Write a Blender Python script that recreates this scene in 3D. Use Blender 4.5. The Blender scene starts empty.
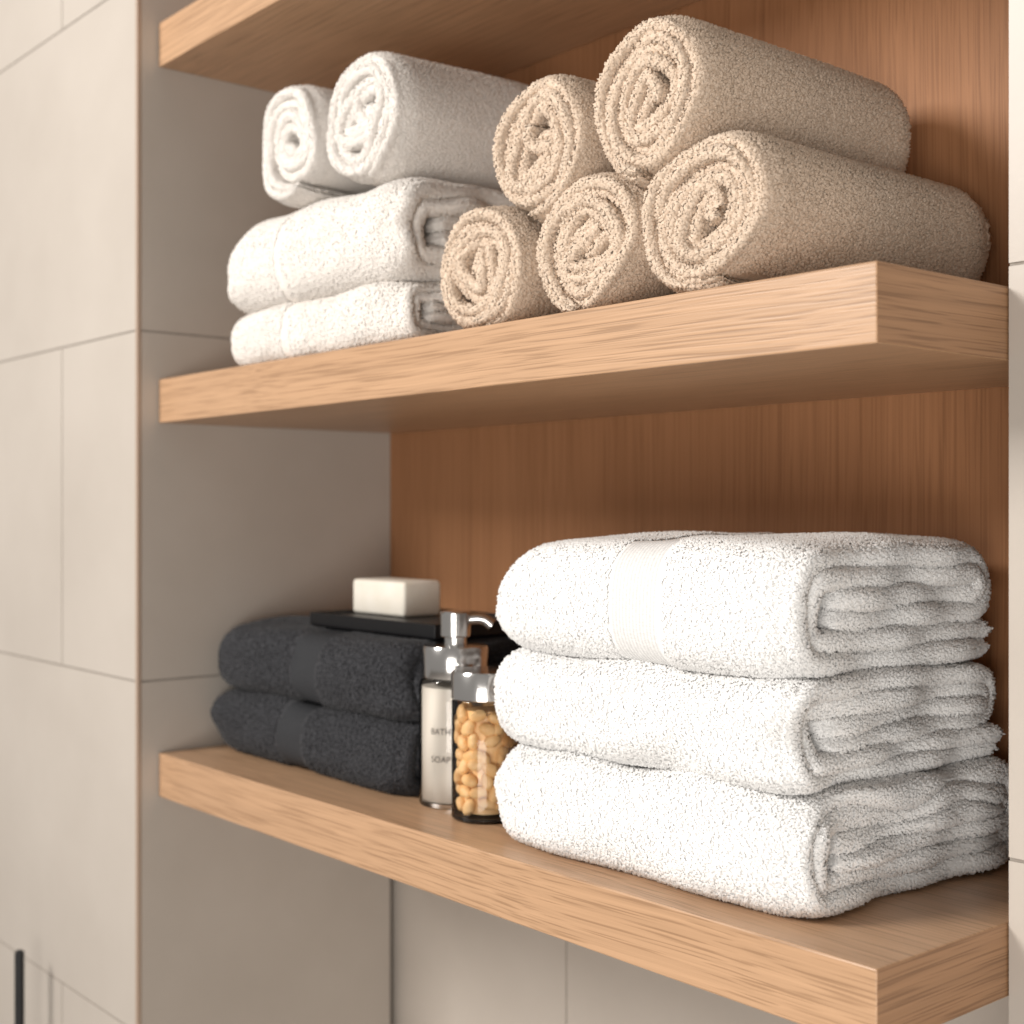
import bpy, bmesh, math, random, time
import numpy as np
from mathutils import Vector, Matrix
random.seed(5); rng=np.random.default_rng(7)
TUFT=1.15
scene=bpy.context.scene
scene.view_settings.view_transform='Standard'
scene.view_settings.look='None'
COL=scene.collection

# ------------------------------------------------------------------ materials
def newmat(name):
    m=bpy.data.materials.new(name); m.use_nodes=True
    nt=m.node_tree; b=nt.nodes['Principled BSDF']
    return m,nt,b
def N(nt,t,**kw):
    n=nt.nodes.new(t)
    for k,v in kw.items(): setattr(n,k,v)
    return n
def ramp(nt,src,stops):
    r=N(nt,'ShaderNodeValToRGB'); e=r.color_ramp.elements
    e[0].position,e[0].color=stops[0][0],(*stops[0][1],1)
    e[1].position,e[1].color=stops[-1][0],(*stops[-1][1],1)
    for p,c in stops[1:-1]:
        x=e.new(p); x.color=(*c,1)
    nt.links.new(src,r.inputs[0]); return r.outputs[0]
def noise(nt,vec,scale,detail=4,rough=.5,dist=0):
    n=N(nt,'ShaderNodeTexNoise'); n.inputs['Scale'].default_value=scale
    n.inputs['Detail'].default_value=detail; n.inputs['Roughness'].default_value=rough
    n.inputs['Distortion'].default_value=dist
    nt.links.new(vec,n.inputs['Vector']); return n.outputs['Fac']
def mapping(nt,scale,rot=(0,0,0),warp=None):
    tc=N(nt,'ShaderNodeTexCoord'); mp=N(nt,'ShaderNodeMapping')
    mp.inputs['Scale'].default_value=scale; mp.inputs['Rotation'].default_value=rot
    src=tc.outputs['Object']
    if warp:   # gentle low-frequency wander of the grain
        n=N(nt,'ShaderNodeTexNoise'); n.inputs['Scale'].default_value=warp[0]; n.inputs['Detail'].default_value=1
        nt.links.new(src,n.inputs['Vector'])
        s=N(nt,'ShaderNodeVectorMath',operation='SUBTRACT'); nt.links.new(n.outputs['Color'],s.inputs[0]); s.inputs[1].default_value=(.5,.5,.5)
        m=N(nt,'ShaderNodeVectorMath',operation='SCALE'); nt.links.new(s.outputs[0],m.inputs[0]); m.inputs['Scale'].default_value=warp[1]
        a=N(nt,'ShaderNodeVectorMath',operation='ADD'); nt.links.new(src,a.inputs[0]); nt.links.new(m.outputs[0],a.inputs[1]); src=a.outputs[0]
    nt.links.new(src,mp.inputs['Vector']); return mp.outputs[0]
def mixc(nt,a,b,fac,blend='MIX'):
    m=N(nt,'ShaderNodeMix',data_type='RGBA',blend_type=blend)
    if isinstance(fac,float): m.inputs[0].default_value=fac
    else: nt.links.new(fac,m.inputs[0])
    nt.links.new(a,m.inputs[6])
    if isinstance(b,tuple): m.inputs[7].default_value=(*b,1)
    else: nt.links.new(b,m.inputs[7])
    return m.outputs[2]
def bump(nt,bs,h,strength,dist):
    b=N(nt,'ShaderNodeBump'); b.inputs['Strength'].default_value=strength
    b.inputs['Distance'].default_value=dist
    nt.links.new(h,b.inputs['Height']); nt.links.new(b.outputs[0],bs.inputs['Normal'])

def wood(name,axis,light,dark,pore,rot=(0,0,0),rough=.42,spec=.4,pm=.55,fs=760,fl=11,md=.88,warp=(3.5,.012)):
    m,nt,b=newmat(name)
    def sc(l,c):
        s=[c,c,c]; s[axis]=l; return tuple(s)
    band=noise(nt,mapping(nt,sc(.5,13),rot,warp),1.0,6,.6,.3)
    fine=noise(nt,mapping(nt,sc(fl,fs),rot,warp),1.0,1,.5,0)
    mid=noise(nt,mapping(nt,sc(1.5,380),rot,warp),1.0,3,.65,0)
    c0=ramp(nt,band,[(.3,dark),(.7,light)])
    pf=ramp(nt,fine,[(.35,(1,1,1)),(.48,(0,0,0))])
    c1=mixc(nt,c0,pore,pf); c=mixc(nt,c0,c1,pm)
    mdc=ramp(nt,mid,[(.32,(md,md*.98,md*.96)),(.68,(1.07,1.06,1.05))])
    c=mixc(nt,c,mdc,1.0,'MULTIPLY')
    nt.links.new(c,b.inputs['Base Color'])
    b.inputs['Roughness'].default_value=rough; b.inputs['Specular IOR Level'].default_value=spec
    bump(nt,b,fine,.4,.0004)
    return m
OAK_L=(.57,.362,.220); OAK_D=(.495,.302,.176); OAK_P=(.25,.14,.074)
m_oak=wood('oak_long_grain',0,OAK_L,OAK_D,OAK_P,(0,.05,0),.36,.55)
m_oakend=wood('oak_end_band',1,(.42,.24,.13),(.355,.195,.10),(.16,.078,.036),(.14,0,0))
m_panel=wood('oak_panel_stained',2,(.40,.198,.097),(.34,.163,.077),(.18,.08,.037),(0,0,0),.5,.18,.35,560,5,.91,(3,.012))

def tilemat(name,c1,c2):
    m,nt,b=newmat(name)
    v=mapping(nt,(1,1,1))
    c=ramp(nt,noise(nt,v,3.0,6,.6),[(.3,c1),(.7,c2)])
    nt.links.new(c,b.inputs['Base Color']); b.inputs['Roughness'].default_value=.40
    bump(nt,b,noise(nt,v,160,3),.06,.001)
    return m
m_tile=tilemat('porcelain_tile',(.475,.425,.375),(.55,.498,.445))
m_tile_shaded=tilemat('porcelain_tile_shaded',(.45,.402,.352),(.52,.470,.42))  # same tile in darker colours, side wall's shade painted in
m_grout,nt,b=newmat('grout'); c=ramp(nt,noise(nt,mapping(nt,(1,1,1)),200,3),[(.3,(.27,.235,.205)),(.7,(.33,.295,.26))])
nt.links.new(c,b.inputs['Base Color']); b.inputs['Roughness'].default_value=.9
m_trim,nt,b=newmat('trim_bronze'); b.inputs['Base Color'].default_value=(.40,.30,.23,1); b.inputs['Roughness'].default_value=.5

def terry(name,c1,c2,sheen=0,bd=.0006):
    out=[]
    for k in range(2):
        m,nt,b=newmat(name+('_cloth','_pile')[k])
        v=mapping(nt,(1,1,1))
        n1=noise(nt,v,350,2,.5)
        c=ramp(nt,n1,[(.3,c1),(.65,c2)])
        nt.links.new(c,b.inputs['Base Color'])
        b.inputs['Roughness'].default_value=.95
        b.inputs['Specular IOR Level'].default_value=.1
        b.inputs['Sheen Weight'].default_value=sheen
        if k==0: bump(nt,b,n1,.2,bd)
        out.append(m)
    return out
def bandmat(name,c1,c2,axis):
    m,nt,b=newmat(name)
    w=N(nt,'ShaderNodeTexWave'); w.bands_direction=axis; w.inputs['Scale'].default_value=95
    w.inputs['Distortion'].default_value=.4
    nt.links.new(mapping(nt,(1,1,1)),w.inputs['Vector'])
    n=noise(nt,mapping(nt,(300,300,900)),1,2)
    c=ramp(nt,w.outputs['Fac'],[(.2,c1),(.8,c2)])
    c=mixc(nt,c,ramp(nt,n,[(.35,(.90,.90,.90)),(.65,(1.03,1.03,1.03))]),1.0,'MULTIPLY')
    nt.links.new(c,b.inputs['Base Color']); b.inputs['Roughness'].default_value=.85
    b.inputs['Specular IOR Level'].default_value=.2
    bump(nt,b,w.outputs['Fac'],.4,.0008)
    return m
WM=terry('terry_white',(.88,.875,.868),(.92,.915,.908))+[bandmat('band_white',(.72,.715,.71),(.84,.835,.83),'X')]
CM=terry('terry_cream',(.77,.725,.68),(.84,.795,.75))+[bandmat('band_cream',(.72,.68,.64),(.80,.76,.72),'X')]
BM=terry('terry_beige',(.58,.45,.342),(.75,.61,.488))
DM=terry('terry_charcoal',(.020,.020,.0225),(.056,.057,.063),.1)+[bandmat('band_charcoal',(.024,.025,.028),(.050,.052,.057),'X')]

# ------------------------------------------------------------------ helpers
def mesh_obj(name,verts,faces,mats,fm=None,smooth=False,parent=None):
    me=bpy.data.meshes.new(name)
    me.from_pydata([tuple(map(float,v)) for v in verts],[],faces); me.update()
    for m in mats: me.materials.append(m)
    if fm is not None: me.polygons.foreach_set('material_index',fm)
    if smooth: me.polygons.foreach_set('use_smooth',[True]*len(me.polygons))
    o=bpy.data.objects.new(name,me); COL.objects.link(o)
    if parent: o.parent=parent
    return o
def bevel(o,w,seg=2):
    m=o.modifiers.new('bevel','BEVEL'); m.width=w; m.segments=seg; m.limit_method='ANGLE'; return m
def boxdata(x0,x1,y0,y1,z0,z1,off=0):
    v=[(x0,y0,z0),(x1,y0,z0),(x1,y1,z0),(x0,y1,z0),(x0,y0,z1),(x1,y0,z1),(x1,y1,z1),(x0,y1,z1)]
    f=[(0,3,2,1),(4,5,6,7),(0,1,5,4),(1,2,6,5),(2,3,7,6),(3,0,4,7)]
    return v,[tuple(i+off for i in q) for q in f]
def box(name,x0,x1,y0,y1,z0,z1,mats,fm=None,bv=0,seg=2,parent=None):
    v,f=boxdata(x0,x1,y0,y1,z0,z1)
    o=mesh_obj(name,v,f,mats,fm,parent=parent)
    if bv: bevel(o,bv,seg)
    return o
def tile_wall(name,plane,at,th,a0,a1,z0,z1,zj,vj,mat,sign):
    g=.0022; V=[];F=[];M=[]
    def add(a,b,c,d,depth0,depth1,mi):
        if plane=='y': v,f=boxdata(a,b,depth0,depth1,c,d,len(V))
        else: v,f=boxdata(depth0,depth1,a,b,c,d,len(V))
        V.extend(v);F.extend(f);M.extend([mi]*6)
    s=sign
    lo,hi=sorted((at+s*.0012,at+s*th)); add(a0,a1,z0,z1,lo,hi,1)
    zz=[z0]+[z for z in zj if z0<z<z1]+[z1]
    for r in range(len(zz)-1):
        aa=[a0]+sorted(a for a in vj(zz[r],zz[r+1]) if a0<a<a1)+[a1]
        for k in range(len(aa)-1):
            A=aa[k]+(g/2 if k else 0);B=aa[k+1]-(g/2 if k<len(aa)-2 else 0)
            C=zz[r]+(g/2 if r else 0);D=zz[r+1]-(g/2 if r<len(zz)-2 else 0)
            lo,hi=sorted((at,at+s*.0016)); add(A,B,C,D,lo,hi,0)
    return mesh_obj(name,V,F,[mat,m_grout],M)

ZJ=[.111,.481,.851,1.221,1.5915,1.962,2.33]; ZJN=[.111,.481,1.221,1.5915,1.962,2.33]
W=.904; YF=-.023; YB=.30
tile_wall('wall_front','y',YF,.02,-2.6,-.004,0,2.7,ZJ,lambda a,b:([-.203,-.953,-1.703] if round((a-.111)/.37)%2==1 else [-.578,-1.328,-2.078]),m_tile,1)
tile_wall('wall_left','x',0.0,.003,YF+.002,YB,0,2.7,ZJN,lambda a,b:[],m_tile_shaded,-1)
tile_wall('wall_back','y',YB+.012,.05,-.05,1.6,0,2.7,ZJN,lambda a,b:[.302,1.05] ,m_tile,1)
box('trim_1',-.004,.0012,YF-.0010,YF+.0035,0,2.7,[m_trim],bv=.0006)
tile_wall('wall_right','y',.1363,.16,W+.0005,2.0,0,2.7,[.444,.814,1.184,1.554,1.924],lambda a,b:[1.5],m_tile,1)
box('back_panel',0.0005,W-.0005,YB,YB+.0115,1.098,2.6,[m_panel])
V,F=boxdata(-2.6,2.6,-3.5,.35,-.03,0)
m_floor=tilemat('floor_tile',(.42,.39,.36),(.5,.47,.44))
mesh_obj('floor',V,F,[m_floor])

def shelf(name,ztop,th=.0464):
    x0,x1,y0,y1=.001,W-.0005,0,YB-.0005
    return box(name,x0,x1,y0,y1,ztop-th,ztop,[m_oak,m_oakend],[0,0,0,1,0,0],bv=.0012)
Z1=1.144; Z2=1.541; Z3=1.9195
shelf('oak_shelf',Z1); shelf('oak_shelf',Z2); shelf('oak_shelf',Z3)

# ------------------------------------------------------------------ towels
def lowfreq(P,seed,amp,wl,n=6):
    r=np.random.default_rng(seed)
    out=np.zeros_like(P)
    for i in range(n):
        k=r.normal(size=3); k/=np.linalg.norm(k); k*=2*math.pi/(wl*(.6+.9*r.random()))
        d=r.normal(size=3); ph=r.random()*6.28
        out+=np.outer(np.sin(P@k+ph),d)
    return out*amp/math.sqrt(n)
def resample(p,step):
    p=np.array(p); d=np.r_[0,np.cumsum(np.linalg.norm(np.diff(p,axis=0),axis=1))]
    n=int(d[-1]/step)+1; s=np.linspace(0,d[-1],n)
    return np.c_[np.interp(s,d,p[:,0]),np.interp(s,d,p[:,1])],s
def normals(p):
    t=np.gradient(p,axis=0); t/=np.linalg.norm(t,axis=1)[:,None]+1e-9
    return np.c_[-t[:,1],t[:,0]]
def sheet_pair(path,T,L,step,seed,gap=.97,outside=+1,exposed=None,rim=.014,wob=.003,taper=None,tail=2.0):
    p,s=resample(path,step); nrm=normals(p); Ltot=s[-1]
    r=np.random.default_rng(seed)
    tp=np.ones(len(s)) if taper is None else taper(s/Ltot)
    ex=np.ones(len(s)) if exposed is None else exposed(s/Ltot)
    tl=np.r_[s,s[::-1]]/Ltot>tail
    V=[];F=[];Wt=[];off=0
    ph=r.random(4)*6.28
    for side in (+1,-1):
        c=p+nrm*(side*T/4)*tp[:,None]
        ht=T/4*gap*tp
        d=np.minimum(s,Ltot-s); q=np.clip(d/(T/4),0,1)
        ht=ht*np.sqrt(np.clip(1-(1-q)**2,0.0,1))+1e-5
        contour_c=np.r_[c,c[::-1]]; cn=np.r_[nrm,-nrm[::-1]]; ch=np.r_[ht,ht[::-1]]
        cs=np.r_[s,s[::-1]]
        isout=np.r_[np.full(len(s),side==outside and outside==1),np.full(len(s),side==outside and outside==-1)]
        cex=np.where(isout,np.r_[ex,ex[::-1]],0.0); cex=np.where(tl,1.0,cex)
        n=len(contour_c)
        nx=int(L/step); core=np.linspace(0,L,nx+1)
        th=np.radians([90,72,55,36,18]); hh=T/4
        rings=[(-hh*math.sin(t),max(math.cos(t),.002)) for t in th]+[(x,1) for x in core]+[(L+hh*math.sin(t),max(math.cos(t),.002)) for t in th[::-1]]
        wobR=wob*(np.sin(cs*38+ph[0]+side)+.6*np.sin(cs*85+ph[1]))
        wobL=wob*(np.sin(cs*33+ph[2]+side)+.6*np.sin(cs*90+ph[3]))
        for (x,sc) in rings:
            pts=contour_c+cn*(ch*sc)[:,None]
            f=np.clip((x/L-.75)/.25,0,1)**2; g=np.clip((.25-x/L)/.25,0,1)**2
            X=x+f*wobR-g*wobL
            V.append(np.c_[X,pts])
            rimw=1.0 if (x<rim or x>L-rim) else 0.0
            Wt.append(np.maximum(cex,rimw))
        m=len(rings)
        i=np.arange(m-1)[:,None]*n; j=np.arange(n)[None,:]; j2=(j+1)%n
        q=np.stack([i+j,i+n+j,i+n+j2,i+j2],-1).reshape(-1,4)+off
        F.append(q); off+=m*n
    return np.concatenate(V),np.concatenate(F),np.concatenate(Wt)

def make_tufts(V,F,Wt,count,h,r,seed,K):
    """little terry loops: 4-sided tapering tufts rooted in the cloth"""
    rg=np.random.default_rng(seed)
    a=V[F[:,0]];b=V[F[:,1]];c=V[F[:,2]];d=V[F[:,3]]
    nr=np.cross(c-a,d-b); ar=np.linalg.norm(nr,axis=1); nr=nr/(ar[:,None]+1e-12)
    w=ar*(Wt[F].mean(axis=1)>.5)
    cdf=np.cumsum(w); k=np.searchsorted(cdf,rg.random(count)*cdf[-1])
    k=np.clip(k,0,len(F)-1)
    u=rg.random((count,1)); v=rg.random((count,1))
    p=(a[k]*(1-u)+b[k]*u)*(1-v)+(d[k]*(1-u)+c[k]*u)*v
    n0=nr[k]
    n=n0+rg.normal(size=(count,3))*.33; n/=np.linalg.norm(n,axis=1)[:,None]
    t=np.cross(n,rg.normal(size=(count,3))); t/=np.linalg.norm(t,axis=1)[:,None]+1e-9
    s=np.cross(n,t)
    hh=h*(.5+.9*rg.random((count,1))); rr=r*(.7+.6*rg.random((count,1)))
    base=p-n*rr*.6
    mid=p+n*hh*.5
    ring=[mid+t*rr,mid+s*rr,mid-t*rr,mid-s*rr]
    top=p+n*hh+t*rr*.4
    VV=np.stack([base]+ring+[top],1).reshape(-1,3)
    CN=np.stack([n0]+[n0+t*K,n0+s*K,n0-t*K,n0-s*K]+[n0*.6+n*.4],1).reshape(-1,3)
    CN/=np.linalg.norm(CN,axis=1)[:,None]+1e-9
    o=(np.arange(count)*6)[:,None]
    tr=[]
    for i in range(4):
        j=(i+1)%4
        tr.append(np.c_[o+0,o+1+j,o+1+i]); tr.append(np.c_[o+5,o+1+i,o+1+j])
    return VV,np.concatenate(tr),CN

def finish(name,V,F,Wt,mats,fm,count,hl,hr,seed,zrest=None,K=.45):
    if zrest is not None:
        V[:,2]+=zrest-np.percentile(V[:,2],.5); V[:,2]=np.maximum(V[:,2],zrest)
    cnt=int(count*TUFT)
    me=bpy.data.meshes.new(name)
    VV=V; li=F.ravel(); tot=np.full(len(F),4); mi=np.zeros(len(F),int) if fm is None else fm
    tv,tf,CN=make_tufts(V,F,Wt,cnt,hl,hr,seed,K)
    tv[:,2]=np.maximum(tv[:,2],V[:,2].min())
    VV=np.concatenate([V,tv]); li=np.concatenate([li,(tf+len(V)).ravel()])
    tot=np.concatenate([tot,np.full(len(tf),3)]); mi=np.concatenate([mi,np.ones(len(tf),int)])
    st=np.r_[0,np.cumsum(tot)[:-1]]
    me.vertices.add(len(VV)); me.vertices.foreach_set('co',VV.astype(np.float32).ravel())
    me.loops.add(len(li)); me.loops.foreach_set('vertex_index',li.astype(np.int32))
    me.polygons.add(len(tot)); me.polygons.foreach_set('loop_start',st.astype(np.int32))
    me.polygons.foreach_set('loop_total',tot.astype(np.int32))
    for m in mats: me.materials.append(m)
    me.polygons.foreach_set('material_index',mi.astype(np.int32))
    me.polygons.foreach_set('use_smooth',np.ones(len(tot),dtype=bool))
    me.update(calc_edges=True)
    vn=np.empty(len(VV)*3,dtype=np.float32); me.vertex_normals.foreach_get('vector',vn); vn=vn.reshape(-1,3)
    vn[len(V):]=CN
    at=me.attributes.new('custom_normal','FLOAT_VECTOR','POINT'); at.data.foreach_set('vector',vn.ravel())
    me.update()
    o=bpy.data.objects.new(name,me); COL.objects.link(o)
    return o

def folded(name,x0,x1,y0,y1,z0,H,mats,seed,count,band=None,step=.003,leftR=.04,leftmin=.55,hl=.0023,hr=.0011,droop=0,npl=3,yskew=0,gap=1.0,amp=.0026,K=.30,leftsh=.25,sq_e=.7,wob=.003):
    D=y1-y0; L=x1-x0; T=H/npl
    pts=[]
    r1=(H-T)/2; zc=H/2; yc=T/2+r1*.75
    pts.append((D-.004,T/2)); pts.append((yc,T/2))
    for a in np.linspace(0,math.pi,28)[1:-1]:
        ca=math.cos(a)
        pts.append((yc-math.sin(a)**sq_e*r1*.75,zc-math.copysign(abs(ca)**sq_e,ca)*r1))
    ybk=D-T
    pts.append((yc,H-T/2)); pts.append((ybk,H-T/2))
    for a in np.linspace(0,math.pi,16)[1:-1]:
        pts.append((ybk+math.sin(a)*T/2,H-T+math.cos(a)*T/2))
    iend=len(pts)
    zlev=H-1.5*T
    pts.append((ybk,zlev)); fr=yc-r1*.75+T*1.05
    pts.append((fr,zlev))
    pp=np.array(pts); seg=np.r_[0,np.cumsum(np.linalg.norm(np.diff(pp,axis=0),axis=1))]
    sb=seg[iend]/seg[-1]
    V,F,Wt=sheet_pair(pts,T,L,step,seed,gap=gap,outside=1,exposed=lambda u:(u<sb+.02).astype(float),wob=wob)
    x=V[:,0];y=V[:,1];z=V[:,2]
    t=np.clip(x/leftR,0,1); e=np.sqrt(np.clip(1-(1-t)**2,0,1)); sq=leftmin+(1-leftmin)*e
    zz=H/2+(z-H/2)*sq-(1-sq)*H*leftsh
    zz=zz-droop*(1-np.clip(x/(L*.45),0,1))**2*(z/H)
    yy=y+(1-e)*.012*(1-y/D)
    zz=zz+.004*np.sin(np.clip(y/D,0,1)*math.pi)*(z/H)
    tr=np.clip((x-(L-.024))/.024,0,1)**2
    zz=zz-(z-H/2)*.10*tr; yy=yy+.006*tr*(1-y/D)
    P=np.c_[x,yy,zz]
    nz=lowfreq(np.c_[x,yy*1.4,z*2.2],seed+11,amp,.12); nz[:,2]*=np.clip(z/H,0,1)
    P=P+nz
    fm=None
    if band:
        bx0,bx1=band[0]-x0,band[1]-x0
        skew=P[:,1]*yskew
        inb=(P[:,0]-skew>bx0)&(P[:,0]-skew<bx1)
        d=np.minimum(P[:,0]-skew-bx0,bx1-P[:,0]+skew)
        rec=np.clip(d/.003,0,1)*.0004
        P[:,1]+=np.where(inb,rec*(P[:,1]<.02),0)
        P[:,2]-=np.where(inb,rec*np.clip((P[:,2]-H*.6)/(H*.3),0,1),0)
        Wt=np.where((P[:,0]-skew>bx0-.001)&(P[:,0]-skew<bx1+.001)&(P[:,0]<L-.02),0,Wt)
        fi=inb[F].all(axis=1); fm=np.where(fi,2,0)
    P[:,2]=np.maximum(P[:,2],0)
    P+=np.array([x0,y0,z0])
    return finish(name,P,F,Wt,mats,fm,count,hl,hr,seed,K=K)

def rolled(name,cx,cz,y0,L,rx,rz,mats,seed,count,T=.0145,end=-1.6,flip=1,step=.0025,hl=.0023,hr=.00112,dx=0,zrest=None,K=.45,ia=.003):
    rr=.5*(rx+rz)-T/2
    turns=(rr-T*.3)/T
    th=np.linspace(0,turns*2*math.pi,int(90*turns))
    rad=T*.3+T*th/(2*math.pi)
    pts=np.c_[rad*np.cos(th),rad*np.sin(th)]
    r=np.random.default_rng(seed); 
    inner=np.clip(1-rad/rr,0,1)
    for k in range(3):
        a=r.random()*6.28; pts[:,0]+=inner*ia*np.sin(2.2*th*.7+a); pts[:,1]+=inner*ia*np.cos(1.7*th+a*2)
    pts[:,1]*=1+.45*inner
    rot=end-turns*2*math.pi
    c,s_=math.cos(rot),math.sin(rot)
    pts=np.c_[c*pts[:,0]-s_*pts[:,1],s_*pts[:,0]+c*pts[:,1]]
    V,F,Wt=sheet_pair(pts,T,L,step,seed,gap=.97,outside=-1,exposed=lambda u:(u>.5).astype(float),rim=.013,wob=.003,
                      taper=lambda u:1-.6*np.clip((u-.88)/.12,0,1),tail=.88)
    x=V[:,1]*flip; z=V[:,2]; y=V[:,0]
    if flip>0: F=F[:,::-1]
    x=(x-(x.max()+x.min())/2); x*=2*rx/(x.max()-x.min())
    z=(z-(z.max()+z.min())/2); z*=2*rz/(z.max()-z.min())
    P=np.c_[x,y,z]
    rn=np.sqrt((x/rx)**2+(z/rz)**2)
    e=np.clip(1-y/.018,0,1)**2+np.clip(1-(L-y)/.018,0,1)**2
    k=1-.07*e*rn
    P[:,0]*=k;P[:,2]*=k
    P[:,1]+=np.where(y<L/2,1,-1)*(.004*(1-rn))*np.clip(1-np.minimum(y,L-y)/.03,0,1)
    P+=lowfreq(np.c_[P[:,0],P[:,1]*.7,P[:,2]],seed+3,.0013,.09)
    P[:,0]+=cx+dx*y; P[:,1]+=y0; P[:,2]+=cz
    return finish(name,P,F,Wt,mats,None,count,hl,hr,seed,zrest,K)

wk=dict(hl=.0021,hr=.00105,K=.42)
folded('folded_white_towel',.531,.824,.020,.280,Z1,.076,WM,21,115000,leftR=.022,leftmin=.84,leftsh=.1,sq_e=.6,**wk)
folded('folded_white_towel',.527,.815,.025,.266,Z1+.076,.071,WM,22,110000,leftR=.025,leftmin=.75,leftsh=.1,**wk)
folded('folded_white_towel',.529,.813,.026,.262,Z1+.147,.087,WM,23,115000,band=(.662,.708),leftR=.04,leftmin=.60,droop=.012,leftsh=.1,**wk)
folded('folded_charcoal_towel',.012,.362,.052,.275,Z1,.066,DM,31,80000,band=(.16,.205),leftR=.05,leftmin=.68,leftsh=.15,K=.45)
folded('folded_charcoal_towel',.012,.358,.056,.272,Z1+.066,.068,DM,32,80000,band=(.172,.222),leftR=.05,leftmin=.66,leftsh=.15,K=.45)
ck=dict(hl=.0021,hr=.0011,K=.42)
folded('folded_cream_towel',.138,.425,.006,.20,Z2,.053,CM,41,80000,leftR=.035,leftmin=.7,band=(.246,.251),leftsh=.1,**ck)
folded('folded_cream_towel',.134,.420,.004,.205,Z2+.053,.089,CM,42,95000,leftR=.045,leftmin=.62,band=(.24,.246),droop=.008,**ck)
rolled('rolled_cream_towel',.221,1.751,.03,.18,.056,.0575,CM[:2],51,65000,T=.019,end=-1.2,ia=.003,**ck)
rolled('rolled_cream_towel',.348,1.7485,.03,.20,.060,.0585,CM[:2],54,70000,T=.018,end=-1.9,flip=-1,ia=.005,**ck)
rolled('rolled_beige_towel',.529,1.590,.018,.25,.053,.0485,BM,61,78000,end=-1.6,flip=-1,zrest=Z2)
rolled('rolled_beige_towel',.646,1.590,.018,.25,.054,.050,BM,62,78000,end=-1.8,zrest=Z2)
rolled('rolled_beige_towel',.758,1.5925,.018,.255,.055,.0525,BM,63,84000,end=-1.3,zrest=Z2)
rolled('rolled_beige_towel',.593,1.671,.022,.23,.049,.053,BM,64,74000,end=-1.5,flip=-1)
rolled('rolled_beige_towel',.706,1.678,.018,.235,.052,.0555,BM,65,84000,end=-1.7)

# ------------------------------------------------------------------ small things
def empty(name,loc=(0,0,0)):
    e=bpy.data.objects.new(name,None); COL.objects.link(e); e.location=loc; e.empty_display_size=.02; return e
def lathe(name,prof,mat,parent=None,seg=64,loc=(0,0,0)):
    V=[];F=[]
    n=len(prof)
    for (r,z) in prof:
        for k in range(seg):
            a=2*math.pi*k/seg; V.append((r*math.cos(a),r*math.sin(a),z))
    for i in range(n-1):
        for k in range(seg):
            k2=(k+1)%seg; F.append((i*seg+k,i*seg+k2,(i+1)*seg+k2,(i+1)*seg+k))
    F.append(tuple(range(seg))[::-1]); F.append(tuple((n-1)*seg+k for k in range(seg)))
    o=mesh_obj(name,V,F,[mat],smooth=True,parent=parent); o.location=loc
    es=o.modifiers.new('es','EDGE_SPLIT'); es.split_angle=math.radians(35)
    return o
m_chrome,nt,b=newmat('chrome'); b.inputs['Base Color'].default_value=(.68,.67,.66,1); b.inputs['Metallic'].default_value=1; b.inputs['Roughness'].default_value=.16
m_black,nt,b=newmat('tray_black'); b.inputs['Base Color'].default_value=(.008,.008,.009,1); b.inputs['Roughness'].default_value=.4; b.inputs['Specular IOR Level'].default_value=.3
m_soap,nt,b=newmat('soap'); 
c=ramp(nt,noise(nt,mapping(nt,(1,1,1)),40,3),[(.3,(.80,.75,.65)),(.7,(.86,.82,.74))]); nt.links.new(c,b.inputs['Base Color'])
b.inputs['Roughness'].default_value=.45
m_glass=bpy.data.materials.new('clear_glass'); m_glass.use_nodes=True; nt=m_glass.node_tree; nt.nodes.remove(nt.nodes['Principled BSDF'])
out=nt.nodes['Material Output']; tr=N(nt,'ShaderNodeBsdfTransparent'); tr.inputs[0].default_value=(.98,.985,.985,1)
gl=N(nt,'ShaderNodeBsdfGlossy'); gl.inputs['Roughness'].default_value=.04
fr=N(nt,'ShaderNodeFresnel'); fr.inputs[0].default_value=1.45; mx=N(nt,'ShaderNodeMixShader')
nt.links.new(fr.outputs[0],mx.inputs[0]); nt.links.new(tr.outputs[0],mx.inputs[1]); nt.links.new(gl.outputs[0],mx.inputs[2]); nt.links.new(mx.outputs[0],out.inputs[0])
m_lotion,nt,b=newmat('lotion'); c=ramp(nt,noise(nt,mapping(nt,(1,1,.3)),30,2),[(.3,(.72,.65,.57)),(.7,(.82,.76,.68))]); nt.links.new(c,b.inputs['Base Color']); b.inputs['Roughness'].default_value=.3
m_ink,nt,b=newmat('label_ink'); b.inputs['Base Color'].default_value=(.10,.08,.07,1)
m_nut,nt,b=newmat('cashew'); c=ramp(nt,noise(nt,mapping(nt,(1,1,1)),90,3),[(.3,(.76,.45,.18)),(.7,(.90,.62,.32))]); nt.links.new(c,b.inputs['Base Color']); b.inputs['Roughness'].default_value=.5

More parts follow.
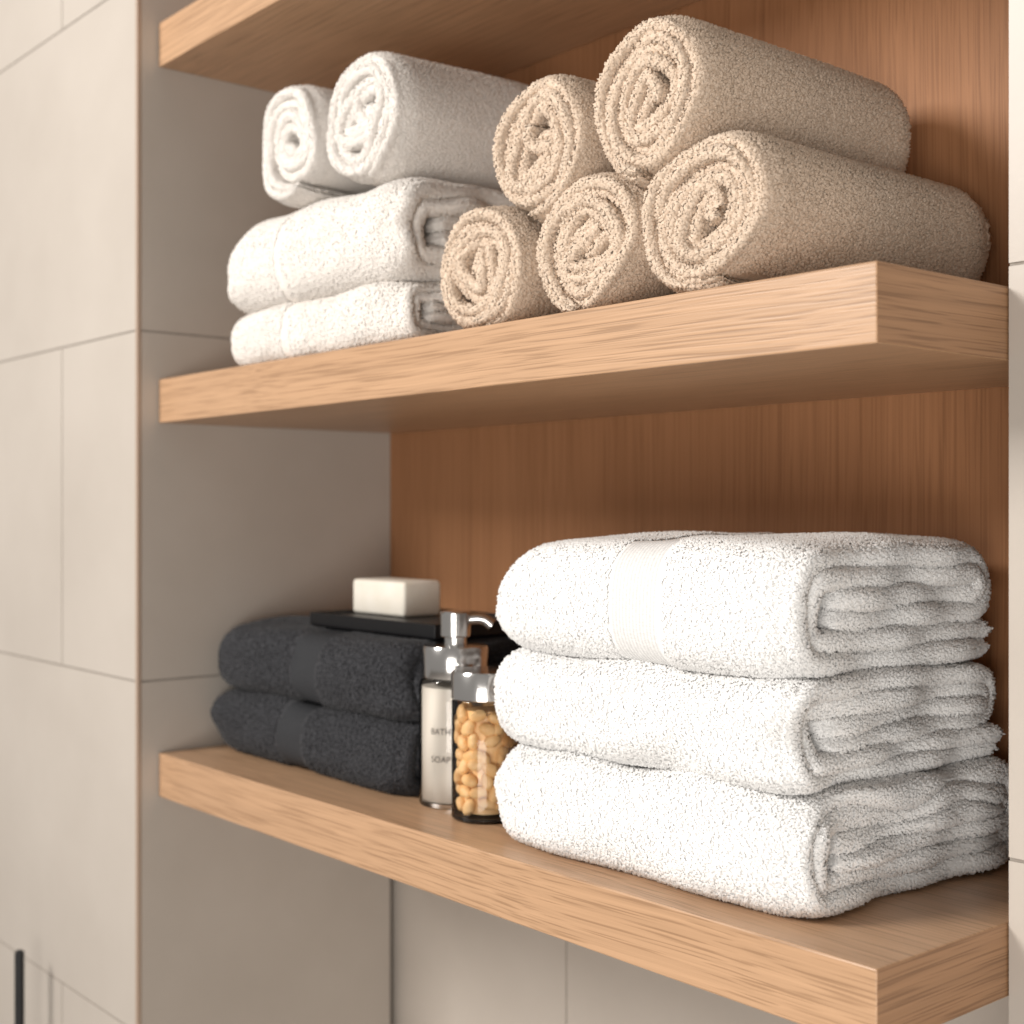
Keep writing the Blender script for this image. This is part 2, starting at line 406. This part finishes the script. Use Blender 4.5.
tray=empty('soap_tray')
ZT=Z1+.1375
TX0,TX1,TY0,TY1=.142,.357,.100,.235
V=[];F=[]
def ringbox(a,z): return [(TX0+a,TY0+a,z),(TX1-a,TY0+a,z),(TX1-a,TY1-a,z),(TX0+a,TY1-a,z)]
rs=[ringbox(.004,ZT),ringbox(0,ZT+.003),ringbox(0,ZT+.0155),ringbox(.003,ZT+.0155),ringbox(.004,ZT+.0125)]
for q in rs: V+=q
F.append((3,2,1,0))
for i in range(4):
    for k in range(4):
        k2=(k+1)%4; F.append((i*4+k,i*4+k2,(i+1)*4+k2,(i+1)*4+k))
F.append((16,17,18,19))
t=mesh_obj('tray_body',V,F,[m_black],parent=tray); bevel(t,.0009,3)
so=box('soap_bar',.1475,.241,.148,.196,ZT+.0127,ZT+.0127+.036,[m_soap],bv=.0045,seg=4)
so.data.polygons.foreach_set('use_smooth',[True]*6)

dx_,dy_=.4010,.090
disp=empty('soap_dispenser',(dx_,dy_,Z1+.0002))
lathe('glass_body',[(.0310,0),(.0322,.002),(.0322,.104),(.0305,.109),(.0275,.1105)],m_glass,disp)
lathe('base_ring',[(.0310,.0003),(.0315,.004)],m_chrome,disp)
lathe('lotion_fill',[(.0296,.0045),(.0296,.103)],m_lotion,disp)
lathe('shoulder_cap',[(.0285,.1106),(.0292,.112),(.0292,.1365),(.0282,.1385),(.0135,.1395),(.013,.1395)],m_chrome,disp)
lathe('pump_stem',[(.0100,.1396),(.0100,.146)],m_chrome,disp)
lathe('pump_head',[(.0128,.146),(.0136,.147),(.0136,.167),(.0125,.1685)],m_chrome,disp)
cu=bpy.data.curves.new('nozzle','CURVE'); cu.dimensions='3D'; cu.bevel_depth=.0052; cu.bevel_resolution=6; cu.use_fill_caps=True
sp=cu.splines.new('BEZIER'); sp.bezier_points.add(2)
for bp,co in zip(sp.bezier_points,[(.006,.007,.1610),(.016,.019,.1610),(.0205,.0245,.156)]):
    bp.co=co; bp.handle_left_type=bp.handle_right_type='AUTO'
cu.materials.append(m_chrome); nz=bpy.data.objects.new('nozzle',cu); COL.objects.link(nz); nz.parent=disp
def label(txt,z,size,ang0,R):
    tcu=bpy.data.curves.new('label','FONT'); tcu.body=txt; tcu.size=size; tcu.align_x='CENTER'; tcu.extrude=0
    to=bpy.data.objects.new('tmp',tcu); COL.objects.link(to)
    dg=bpy.context.evaluated_depsgraph_get(); me=bpy.data.meshes.new_from_object(to.evaluated_get(dg))
    bpy.data.objects.remove(to)
    for v in me.vertices:
        a=ang0+v.co.x/R; h=v.co.y
        v.co=(R*math.cos(a),R*math.sin(a),z+h)
    me.materials.clear(); me.materials.append(m_ink)
    o=bpy.data.objects.new('label_text',me); COL.objects.link(o); o.parent=disp
A=math.atan2(-.65-dy_,1.36-dx_)-.42
label('BATH',.064,.0075,A,.0324); label('SOAP',.040,.0075,A,.0324)

jx,jy=.4650,.0730
jar=empty('glass_jar',(jx,jy,Z1))
lathe('jar_glass',[(.0270,.0003),(.0290,.002),(.0290,.098),(.0282,.100)],m_glass,jar)
lathe('jar_base',[(.0268,.0006),(.0272,.004)],m_black,jar)
lathe('jar_lid',[(.0288,.1002),(.0296,.101),(.0296,.121),(.0284,.1235),(.001,.1238)],m_chrome,jar)
V=[];F=[]
def nut(c,M,L,r):
    ns,nr=9,10; base=len(V)
    for i in range(ns):
        t=i/(ns-1); a=(t-.5)*2.3; rad=r*math.sqrt(max(.03,1-(2*t-1)**4*.95))*(.85+.3*t)
        cx=L*.62*math.sin(a); cy=L*.62*(math.cos(a)-.8)
        tx,ty=math.cos(a),-math.sin(a)
        for k in range(nr):
            b_=2*math.pi*k/nr
            p=Vector((cx-ty*rad*math.cos(b_), cy+tx*rad*math.cos(b_), rad*.85*math.sin(b_)))
            p=M@p+c
            q=math.hypot(p.x,p.y)
            if q>.0284: p.x*=.0284/q; p.y*=.0284/q
            V.append(tuple(p))
    for i in range(ns-1):
        for k in range(nr):
            k2=(k+1)%nr; F.append((base+i*nr+k,base+i*nr+k2,base+(i+1)*nr+k2,base+(i+1)*nr+k))
    F.append(tuple(base+k for k in range(nr))[::-1]); F.append(tuple(base+(ns-1)*nr+k for k in range(nr)))
for row in range(8):
    for k in range(9):
        a=2*math.pi*(k+.5*(row%2)+random.uniform(-.22,.22))/9
        R_=.0215+random.uniform(-.001,.001)
        c=Vector((R_*math.cos(a),R_*math.sin(a),.0125+row*.0108+random.uniform(-.002,.002)))
        M=Matrix.Rotation(a-math.pi/2,3,'Z')@Matrix.Rotation(math.pi/2,3,'X')@Matrix.Rotation(random.uniform(0,6.28),3,'Z')@Matrix.Rotation(random.uniform(-.5,.5),3,'X')
        nut(c,M,random.uniform(.0092,.0114),random.uniform(.0050,.0060))
mesh_obj('cashew_nuts',V,F,[m_nut],smooth=True,parent=jar)
lathe('nut_core',[(.0185,.006),(.0185,.091)],m_nut,jar)

m_dm,nt,b=newmat('dark_metal'); b.inputs['Base Color'].default_value=(.03,.03,.032,1); b.inputs['Metallic'].default_value=.6; b.inputs['Roughness'].default_value=.4
tb=empty('towel_bar',(-.238,-.06,0))
lathe('bar',[(.003,.45),(.0055,.452),(.0055,.886),(.003,.888)],m_dm,tb,24)
for i,z in enumerate((.50,.75)):
    box('mount_%d'%(i+1),-.004,.004,.004,.037,z-.004,z+.004,[m_dm],bv=.001,parent=tb)

# ------------------------------------------------------------------ light
w=bpy.data.worlds.new('World'); scene.world=w; w.use_nodes=True
bg=w.node_tree.nodes['Background']; bg.inputs[0].default_value=(1.0,.945,.885,1); bg.inputs[1].default_value=.32
def area(name,loc,target,size,power,col):
    l=bpy.data.lights.new(name,'AREA'); l.shape='RECTANGLE'; l.size,l.size_y=size; l.energy=power; l.color=col
    o=bpy.data.objects.new(name,l); COL.objects.link(o); o.location=loc
    o.rotation_euler=(Vector(target)-Vector(loc)).to_track_quat('-Z','Y').to_euler(); return o
area('window_light',(-.25,-1.9,2.45),(.6,.1,1.35),(.7,.75),54,(1,.955,.90))
area('fill_light',(1.9,-1.8,.95),(.4,.25,1.25),(1.2,1.0),30,(1,.955,.90))

# ------------------------------------------------------------------ camera
cam=bpy.data.cameras.new('camera'); co=bpy.data.objects.new('camera',cam); COL.objects.link(co)
cam.sensor_width=36; cam.lens=1372/1024*36
co.location=(1.360,-.65,1.400)
F_=Vector((-.766,.643,0)).normalized()
co.rotation_euler=F_.to_track_quat('-Z','Y').to_euler()
cam.clip_start=.01
cam.dof.use_dof=True; cam.dof.focus_distance=.93; cam.dof.aperture_fstop=6.3
scene.camera=co
